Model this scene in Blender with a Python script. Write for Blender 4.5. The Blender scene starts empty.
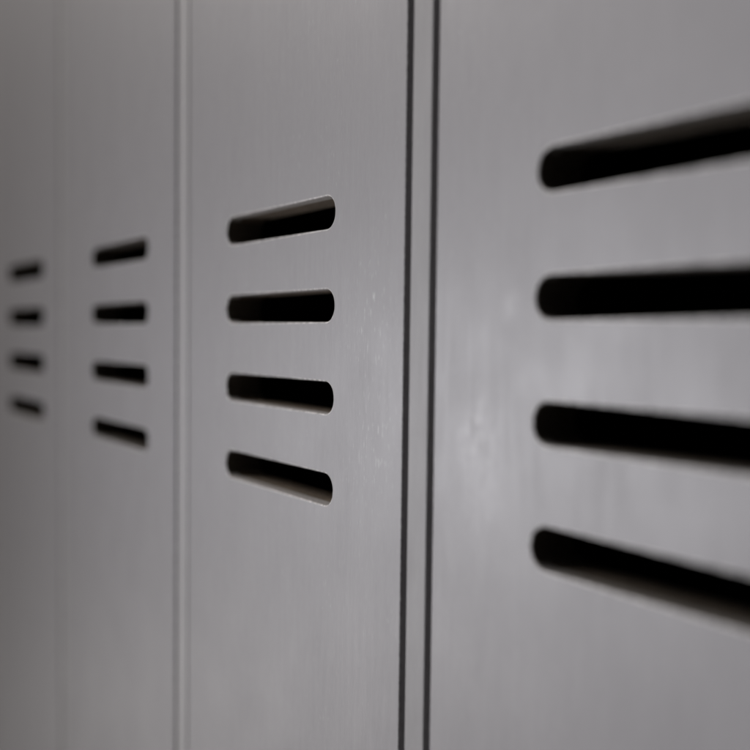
import bpy, bmesh, math
from mathutils import Vector, Matrix

S = bpy.context.scene
C = S.collection

# ------------------------------------------------------------------ dimensions (metres)
P = 0.300                      # one locker, door plus upright
T = 0.0270                     # board thickness of a door
SLOT_X, SLOT_W, SLOT_H, SLOT_PITCH = -0.014*P, 0.470*P, 0.0640*P, 0.1825*P
GAP = 0.0046                   # dark joint round a door
UX0, UX1 = 0.6901*P, 0.7599*P  # centres of the two joints beside an upright
DX0, DX1 = UX1 - P + GAP/2, UX0 - GAP/2
ZMID = 1.300                   # height of the middle of the slot block
ZB, ZT = 0.100, 1.880          # underside and top of the doors
DEPTH = 0.450

# ------------------------------------------------------------------ materials
def nodes(name):
    m = bpy.data.materials.new(name); m.use_nodes = True
    nt = m.node_tree
    return m, nt, nt.nodes['Principled BSDF']

def laminate(name, base, rough=0.47, grain=1.0):
    """grey laminate board: fine upright emboss grain, faint mottling, a few glossy flecks"""
    m, nt, b = nodes(name)
    N, L = nt.nodes.new, nt.links.new
    geo = N('ShaderNodeNewGeometry')
    def noise(scale, detail, rgh, vec):
        mp = N('ShaderNodeMapping'); mp.inputs['Scale'].default_value = vec
        L(geo.outputs['Position'], mp.inputs['Vector'])
        n = N('ShaderNodeTexNoise'); n.inputs['Scale'].default_value = scale
        n.inputs['Detail'].default_value = detail; n.inputs['Roughness'].default_value = rgh
        L(mp.outputs['Vector'], n.inputs['Vector']); return n.outputs['Fac']
    def mrange(v, a, b_, c, d):
        r = N('ShaderNodeMapRange'); L(v, r.inputs['Value'])
        for k, x in zip(('From Min', 'From Max', 'To Min', 'To Max'), (a, b_, c, d)): r.inputs[k].default_value = x
        return r.outputs['Result']
    def math_(op, a, b_):
        r = N('ShaderNodeMath'); r.operation = op
        for i, x in enumerate((a, b_)):
            if isinstance(x, (int, float)): r.inputs[i].default_value = x
            else: L(x, r.inputs[i])
        return r.outputs[0]
    fine = noise(1.0, 3, .6, (1500, 1500, 130))       # emboss lines
    mid = noise(1.0, 3, .55, (260, 260, 22))          # broader streaks
    blot = noise(1.0, 4, .6, (22, 22, 15))            # handling marks
    fleck = noise(1.0, 2, .5, (900, 900, 170))        # small grain glints, partly painted as colour
    patch = noise(1.0, 2, .5, (34, 34, 18))
    fl = math_('MULTIPLY', mrange(fleck, .64, .72, 0, 1), mrange(patch, .47, .62, 0, 1))
    def spot(c, r, sq):                               # soft round mask about a point of the row
        mp = N('ShaderNodeMapping'); mp.inputs['Scale'].default_value = (1, 0, sq)
        L(geo.outputs['Position'], mp.inputs['Vector'])
        dn = N('ShaderNodeVectorMath'); dn.operation = 'DISTANCE'
        L(mp.outputs['Vector'], dn.inputs[0]); dn.inputs[1].default_value = (c[0], 0, c[1]*sq)
        q = N('ShaderNodeMapRange'); q.interpolation_type = 'SMOOTHSTEP'; L(dn.outputs['Value'], q.inputs['Value'])
        for k, x in zip(('From Min', 'From Max', 'To Min', 'To Max'), (0, r, 1, 0)): q.inputs[k].default_value = x
        return q.outputs['Result']
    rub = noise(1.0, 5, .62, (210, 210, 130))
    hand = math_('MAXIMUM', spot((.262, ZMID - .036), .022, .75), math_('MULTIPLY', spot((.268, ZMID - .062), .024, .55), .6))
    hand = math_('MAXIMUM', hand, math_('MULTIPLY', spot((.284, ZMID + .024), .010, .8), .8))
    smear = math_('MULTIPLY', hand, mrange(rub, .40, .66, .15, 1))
    glint_area = math_('MAXIMUM', spot((.180, ZMID - .045), .030, .5), spot((.178, ZMID + .020), .030, .5))
    glint_area = math_('ADD', glint_area, .12)
    glint = noise(1.0, 2, .5, (1000, 1000, 110))
    glint = math_('MULTIPLY', mrange(glint, .62, .74, 0, 1), glint_area)  # glints of the grain, painted into the base colour
    # colour
    v = math_('ADD', mrange(fine, .3, .7, -.05, .05), mrange(mid, .3, .7, -.032, .032))
    v = math_('ADD', v, mrange(blot, .3, .7, -.03, .03))
    v = math_('ADD', v, 1.0)
    v = math_('ADD', v, math_('MULTIPLY', fl, .30*grain))
    v = math_('ADD', v, math_('MULTIPLY', glint, 1.0*grain))
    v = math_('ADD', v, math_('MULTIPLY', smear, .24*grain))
    mul = N('ShaderNodeVectorMath'); mul.operation = 'SCALE'
    mul.inputs[0].default_value = base
    L(v, mul.inputs['Scale'])
    L(mul.outputs[0], b.inputs['Base Color'])
    # gloss
    r = math_('ADD', mrange(blot, .3, .7, rough + .035, rough - .035), mrange(mid, .3, .7, .02, -.02))
    r = math_('SUBTRACT', r, math_('MULTIPLY', fl, .08))
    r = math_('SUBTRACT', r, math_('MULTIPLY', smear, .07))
    L(r, b.inputs['Roughness'])
    b.inputs['Specular IOR Level'].default_value = .5
    h = math_('ADD', math_('MULTIPLY', fine, .55), math_('MULTIPLY', mid, .28))
    h = math_('ADD', h, math_('MULTIPLY', fl, .5))
    bp = N('ShaderNodeBump'); bp.inputs['Strength'].default_value = .22*grain; bp.inputs['Distance'].default_value = .0006
    L(h, bp.inputs['Height']); L(bp.outputs['Normal'], b.inputs['Normal'])
    return m

def plain(name, col, rough, var=.15, scale=120):
    m, nt, b = nodes(name)
    N, L = nt.nodes.new, nt.links.new
    geo = N('ShaderNodeNewGeometry')
    n = N('ShaderNodeTexNoise'); n.inputs['Scale'].default_value = scale; n.inputs['Detail'].default_value = 4
    L(geo.outputs['Position'], n.inputs['Vector'])
    r = N('ShaderNodeMapRange'); L(n.outputs['Fac'], r.inputs['Value'])
    r.inputs['From Min'].default_value = .3; r.inputs['From Max'].default_value = .7
    r.inputs['To Min'].default_value = 1 - var; r.inputs['To Max'].default_value = 1 + var
    s = N('ShaderNodeVectorMath'); s.operation = 'SCALE'; s.inputs[0].default_value = col
    L(r.outputs['Result'], s.inputs['Scale']); L(s.outputs[0], b.inputs['Base Color'])
    b.inputs['Roughness'].default_value = rough
    return m

GREY = (.264, .255, .262)
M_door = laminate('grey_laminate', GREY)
M_edge = laminate('grey_edge_band', (.268, .260, .262), .55, .8)
M_pale = laminate('pale_edge_band', (.325, .315, .318), .5, .6)  # lightened copy of the band, its edge highlight painted in
M_lip = plain('cut_board_edge', (.230, .190, .150), .6, .3, 300)
M_rim = plain('chipped_highlight_rim', (.52, .50, .49), .45, .6, 380)  # paint chips, plus the edge highlight put into the colour
M_rub = plain('rubbed_door_edge', (.29, .28, .285), .45, .35, 260)
M_lip_dim = plain('shaded_board_edge', (.12, .10, .08), .6, .3, 300)  # darker copy of the cut edge, slot shade painted in
M_wrap_dim = plain('shaded_paint_wrap', (.26, .25, .24), .5, .2, 500)  # darker copy of the paint wrap, slot shade painted in
M_wrap = plain('paint_wrapped_edge', (.54, .52, .51), .5, .2, 500)  # lighter than the door paint, light on the lip painted in
M_end_shade = plain('shaded_slot_end', (.09, .075, .058), .7, .25, 400)  # dark colour stands for the poor light on the slot ends
M_dark = plain('dark_interior', (.012, .011, .010), .8)  # near black, the shade inside the lockers put into the colour
M_floor = plain('grey_floor', (.12, .115, .11), .6, .25, 14)

# ------------------------------------------------------------------ mesh helpers
def link(name, bm, mats, parent=None):
    me = bpy.data.meshes.new(name); bm.to_mesh(me); bm.free()
    for m in mats: me.materials.append(m)
    o = bpy.data.objects.new(name, me); C.objects.link(o); o.parent = parent
    return o

def box(bm, x0, x1, y0, y1, z0, z1, mat=0, bev=0):
    r = bmesh.ops.create_cube(bm, size=1, matrix=Matrix.Translation(((x0+x1)/2, (y0+y1)/2, (z0+z1)/2)) @ Matrix.Diagonal((x1-x0, y1-y0, z1-z0, 1)))
    fs = {f for v in r['verts'] for f in v.link_faces}
    for f in fs: f.material_index = mat
    if bev:
        es = {e for v in r['verts'] for e in v.link_edges}
        bmesh.ops.bevel(bm, geom=list(es), offset=bev, segments=3, affect='EDGES', profile=.5)

def rect_loop(x0, x1, z0, z1, r, n=5):
    pts = []
    for cx, cz, a0 in ((x1-r, z1-r, 0), (x0+r, z1-r, 90), (x0+r, z0+r, 180), (x1-r, z0+r, 270)):
        for k in range(n+1):
            a = math.radians(a0 + 90*k/n); pts.append((cx + r*math.cos(a), cz + r*math.sin(a)))
    return pts

def slot_loop(zc, off, n=14, sx=0, sw=0, sh=1):
    """outline of a louvre slot, grown by off: nearly full-round ends"""
    return rect_loop(SLOT_X + sx - off, SLOT_X + SLOT_W + sx + sw + off, zc - SLOT_H*sh/2 - off, zc + SLOT_H*sh/2 + off, SLOT_H*sh*.47 + off, n)

def ring(bm, a, ya, b, yb, mat=0, smooth=True):
    va = [bm.verts.new((x, ya, z)) for x, z in a]; vb = [bm.verts.new((x, yb, z)) for x, z in b]
    n = len(a); out = []
    for i in range(n):
        j = (i+1) % n
        f = bm.faces.new((va[i], va[j], vb[j], vb[i])); f.smooth = smooth; f.material_index = mat
        out.append(f)
    return out

def rounding(bm, loopf, r, steps=4):
    """quarter-round from the front face (y=0, off=r) to the side (y=r, off=0)"""
    vs = []
    for k in range(steps+1):
        a = math.pi/2*k/steps
        off, y = r*(1-math.sin(a)), r*(1-math.cos(a))
        vs.append([bm.verts.new((x, y, z)) for x, z in loopf(off)])
    for A, B in zip(vs, vs[1:]):
        n = len(A)
        for i in range(n):
            j = (i+1) % n
            bm.faces.new((A[i], A[j], B[j], B[i])).smooth = True

def sheet(bm, loops, y):
    """flat face at y with holes"""
    es = []
    for lp in loops:
        vs = [bm.verts.new((x, y, z)) for x, z in lp]
        es += [bm.edges.new((vs[i], vs[(i+1) % len(vs)])) for i in range(len(vs))]
    bmesh.ops.triangle_fill(bm, use_beauty=True, use_dissolve=False, edges=es, normal=(0, -1, 0))

ROWS = [ZMID + (1.5-k)*SLOT_PITCH for k in range(4)]
BEV_S, BEV_D = .0009, .0010

PAINT = .30*T                   # how deep the paint reaches into a slot

def make_door(parent, wider=0, sx=0, sw=0, sh=1, lips=None):
    """a door board with four slots; wider lets its left edge out, sx and sw move and stretch the slots"""
    def outer(off): return rect_loop(DX0 - wider + off, DX1 - off, ZB + off, ZT - off, .0016 - off*.5, 4)
    def slot(z, off): return slot_loop(z, off, 14, sx, sw, sh)
    bm = bmesh.new()
    sheet(bm, [outer(BEV_D)] + [slot(z, BEV_S) for z in ROWS], 0)
    sheet(bm, [outer(0)] + [slot(z, .0008) for z in ROWS], T)
    n0 = len(bm.faces); rounding(bm, outer, BEV_D)
    bm.faces.ensure_lookup_table()
    for f in bm.faces[n0:]: f.material_index = 1
    ring(bm, outer(0), BEV_D, outer(0), T)
    bmesh.ops.recalc_face_normals(bm, faces=bm.faces)
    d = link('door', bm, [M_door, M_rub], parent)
    for z in ROWS:                                   # rim and cut edge of each slot
        bm = bmesh.new()
        rounding(bm, lambda o: slot(z, o), BEV_S)
        for f in bm.faces: f.material_index = 2
        ring(bm, slot(z, 0), BEV_S, slot(z, 0), PAINT, 3)
        ring(bm, slot(z, 0), PAINT, slot(z, 0), T)
        ring(bm, slot(z, 0), T, slot(z, .0008), T)
        ring(bm, slot(z, .0008), T, slot(z, .0008), BEV_S + .0012)
        bmesh.ops.remove_doubles(bm, verts=bm.verts, dist=1e-6)
        bmesh.ops.recalc_face_normals(bm, faces=bm.faces)
        for e in bm.edges: e.smooth = e.calc_face_angle(0) < .8
        bm.normal_update()
        for f in bm.faces:                           # round ends get a darker colour, their shade painted in
            if abs(f.normal.x) > .6 and f.material_index in (0, 3): f.material_index = 1
        link('vent_slot', bm, [lips[0] if lips else M_lip, M_end_shade, M_rim, lips[1] if lips else M_wrap], d)
    return d

def make_upright(parent, x0, x1, front=None):
    bm = bmesh.new()
    box(bm, x0, x1, 0, .020, .0, ZT + .024, 0, .0009)          # banded front edge
    box(bm, x0 + .0008, x1 - .0008, .0204, DEPTH, .0, ZT + .0236, 1)   # the board behind it, dark inside
    return link('upright', bm, [front or M_edge, M_dark], parent)

def make_carcass(parent):
    a, b = UX1 - P - .001, UX0 + .001
    bm = bmesh.new()
    box(bm, a, b, DEPTH - .012, DEPTH - .002, .08, ZT + .018)
    box(bm, a, b, .022, DEPTH - .013, ZB - .018, ZB + .0)
    return link('carcass', bm, [M_dark], parent)

def make_ends(parent):
    a, b = UX1 - P + GAP/2 + .0005, UX0 - GAP/2 - .0005
    bm = bmesh.new(); box(bm, a, b, .001, DEPTH, ZT + .0035, ZT + .0225, 0, .0009); link('top_panel', bm, [M_edge], parent)
    bm = bmesh.new(); box(bm, a, b, .030, .048, .0, ZB - .0185, 0, .0009); link('plinth', bm, [M_door], parent)

def thing(name, label, loc):
    o = bpy.data.objects.new(name, None); C.objects.link(o)
    o.location = loc; o.empty_display_size = .1
    o['label'] = label; o['category'] = 'locker'; o['group'] = 'grey lockers standing in a row'
    return o

UA, UB = UX0 + GAP/2, UX1 - GAP/2
LABELS = {
    1: 'nearest grey locker with big blurred black slots cut off by the right edge',
    0: 'grey locker whose four slots stand in sharp focus, left of the two dark joints',
    -1: 'softly blurred grey locker between the sharply focused one and the farthest slotted one',
    -2: 'farthest grey locker with four small hazy slots showing near the left edge',
    -3: 'grey locker beyond the farthest four hazy slots, only its edge upright in view',
}
first = thing('locker', LABELS[0], (0, 0, 0))
make_carcass(first); make_door(first); make_upright(first, UA, UB); make_ends(first)

def copy_tree(o, parent=None):
    c = o.copy(); C.objects.link(c); c.parent = parent
    for ch in o.children: copy_tree(ch, c)
    return c
def drop(o):
    for ch in list(o.children): drop(ch)
    bpy.data.objects.remove(o)
WIDER = .045*P                                        # the third locker is a little wider than the rest
for k in (1, -1, -2, -3):
    c = copy_tree(first); c.location = (k*P - (WIDER if k < -1 else 0), 0, 0); c['label'] = LABELS[k]
    if k < 0:                                         # paler, wider banding on the far uprights
        for ch in list(c.children):
            if ch.name.startswith('upright') or ch.name.startswith('door'): drop(ch)
        u = make_upright(c, UA - .0008, UB + .0034, M_pale); u['label'] = 'pale grey upright edge between two doors'
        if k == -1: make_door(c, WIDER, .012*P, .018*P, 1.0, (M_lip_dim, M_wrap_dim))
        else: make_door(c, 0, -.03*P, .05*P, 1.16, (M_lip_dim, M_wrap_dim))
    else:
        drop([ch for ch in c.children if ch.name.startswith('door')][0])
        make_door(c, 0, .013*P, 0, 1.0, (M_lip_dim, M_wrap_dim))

# ------------------------------------------------------------------ ground they stand on
bm = bmesh.new()
vs = [bm.verts.new(p) for p in ((-6, -6, -.004), (6, -6, -.004), (6, 6, -.004), (-6, 6, -.004))]; bm.faces.new(vs)
fl = link('floor', bm, [M_floor]); fl['kind'] = 'structure'

# ------------------------------------------------------------------ light
W = bpy.data.worlds.new('World'); S.world = W; W.use_nodes = True
wn, wl = W.node_tree.nodes.new, W.node_tree.links.new
bg = W.node_tree.nodes['Background']
bg.inputs['Color'].default_value = (.97, .93, .89, 1)
def wmap(v, a, b_, c, d_):
    r = wn('ShaderNodeMapRange'); r.interpolation_type = 'SMOOTHSTEP'; wl(v, r.inputs['Value'])
    for k, x in zip(('From Min', 'From Max', 'To Min', 'To Max'), (a, b_, c, d_)): r.inputs[k].default_value = x
    return r.outputs['Result']
def wmath(op, p, q):
    r = wn('ShaderNodeMath'); r.operation = op
    for i, x in enumerate((p, q)):
        if isinstance(x, (int, float)): r.inputs[i].default_value = x
        else: wl(x, r.inputs[i])
    return r.outputs[0]
# the dim room round the lockers: pale ceiling and floor towards the window side, dark towards the other
tc = wn('ShaderNodeTexCoord'); sp = wn('ShaderNodeSeparateXYZ'); wl(tc.outputs['Generated'], sp.inputs[0])
side = wmap(sp.outputs['X'], -.45, .15, 1.0, .02)
tall = wmap(wmath('ABSOLUTE', sp.outputs['Z'], 0), .15, .75, .05, .55)
wl(wmath('ADD', wmath('MULTIPLY', side, tall), .004), bg.inputs['Strength'])

def area(name, loc, aim, sx, sy, power, col, spread=180):
    l = bpy.data.lights.new(name, 'AREA'); l.shape = 'RECTANGLE'; l.size, l.size_y = sx, sy
    l.energy = power; l.color = col; l.spread = math.radians(spread)
    o = bpy.data.objects.new(name, l); C.objects.link(o); o.location = loc
    o.rotation_euler = (Vector(aim) - Vector(loc)).to_track_quat('-Z', 'Y').to_euler()
    return o
area('window_light', (-1.9, -2.6, ZMID - .26), (.62, 0, ZMID - .02), .8, .4, 2.65, (.95, .95, 1.0), 31)
area('floor_bounce', (-1.65, -1.5, ZMID - 1.29), (.20, 0, ZMID), 1.2, .8, 7.4, (1.0, .965, .955), 110)
area('ceiling_light', (-1.55, -1.4, ZMID + 1.55), (.20, 0, ZMID), 1.2, .8, 9.4, (1.0, .95, .92), 110)

# ------------------------------------------------------------------ camera
cx, d, cz, yaw, pit, rol, f = 1.9376*P, .9544*P, .0332*P, .9523, -.0437, .0117, 901.
F = Vector((-math.sin(yaw)*math.cos(pit), math.cos(yaw)*math.cos(pit), math.sin(pit)))
R = Vector((math.cos(yaw), math.sin(yaw), 0)); U = R.cross(F)
R2 = R*math.cos(rol) + U*math.sin(rol); U2 = U*math.cos(rol) - R*math.sin(rol)
cam = bpy.data.cameras.new('camera'); co = bpy.data.objects.new('camera', cam); C.objects.link(co)
m = Matrix((R2, U2, -F)).transposed().to_4x4(); m.translation = (cx, -d, ZMID + cz)
co.matrix_world = m
cam.sensor_fit = 'HORIZONTAL'; cam.sensor_width = 36; cam.lens = f/750*36
cam.clip_start = .01; cam.clip_end = 100
cam.dof.use_dof = True
cam.dof.focus_distance = 1.72*P
cam.dof.aperture_fstop = cam.lens/(.059*P*1000)
S.camera = co

S.view_settings.view_transform = 'Standard'; S.view_settings.look = 'None'; S.view_settings.exposure = 0
S.cycles.use_denoising = True
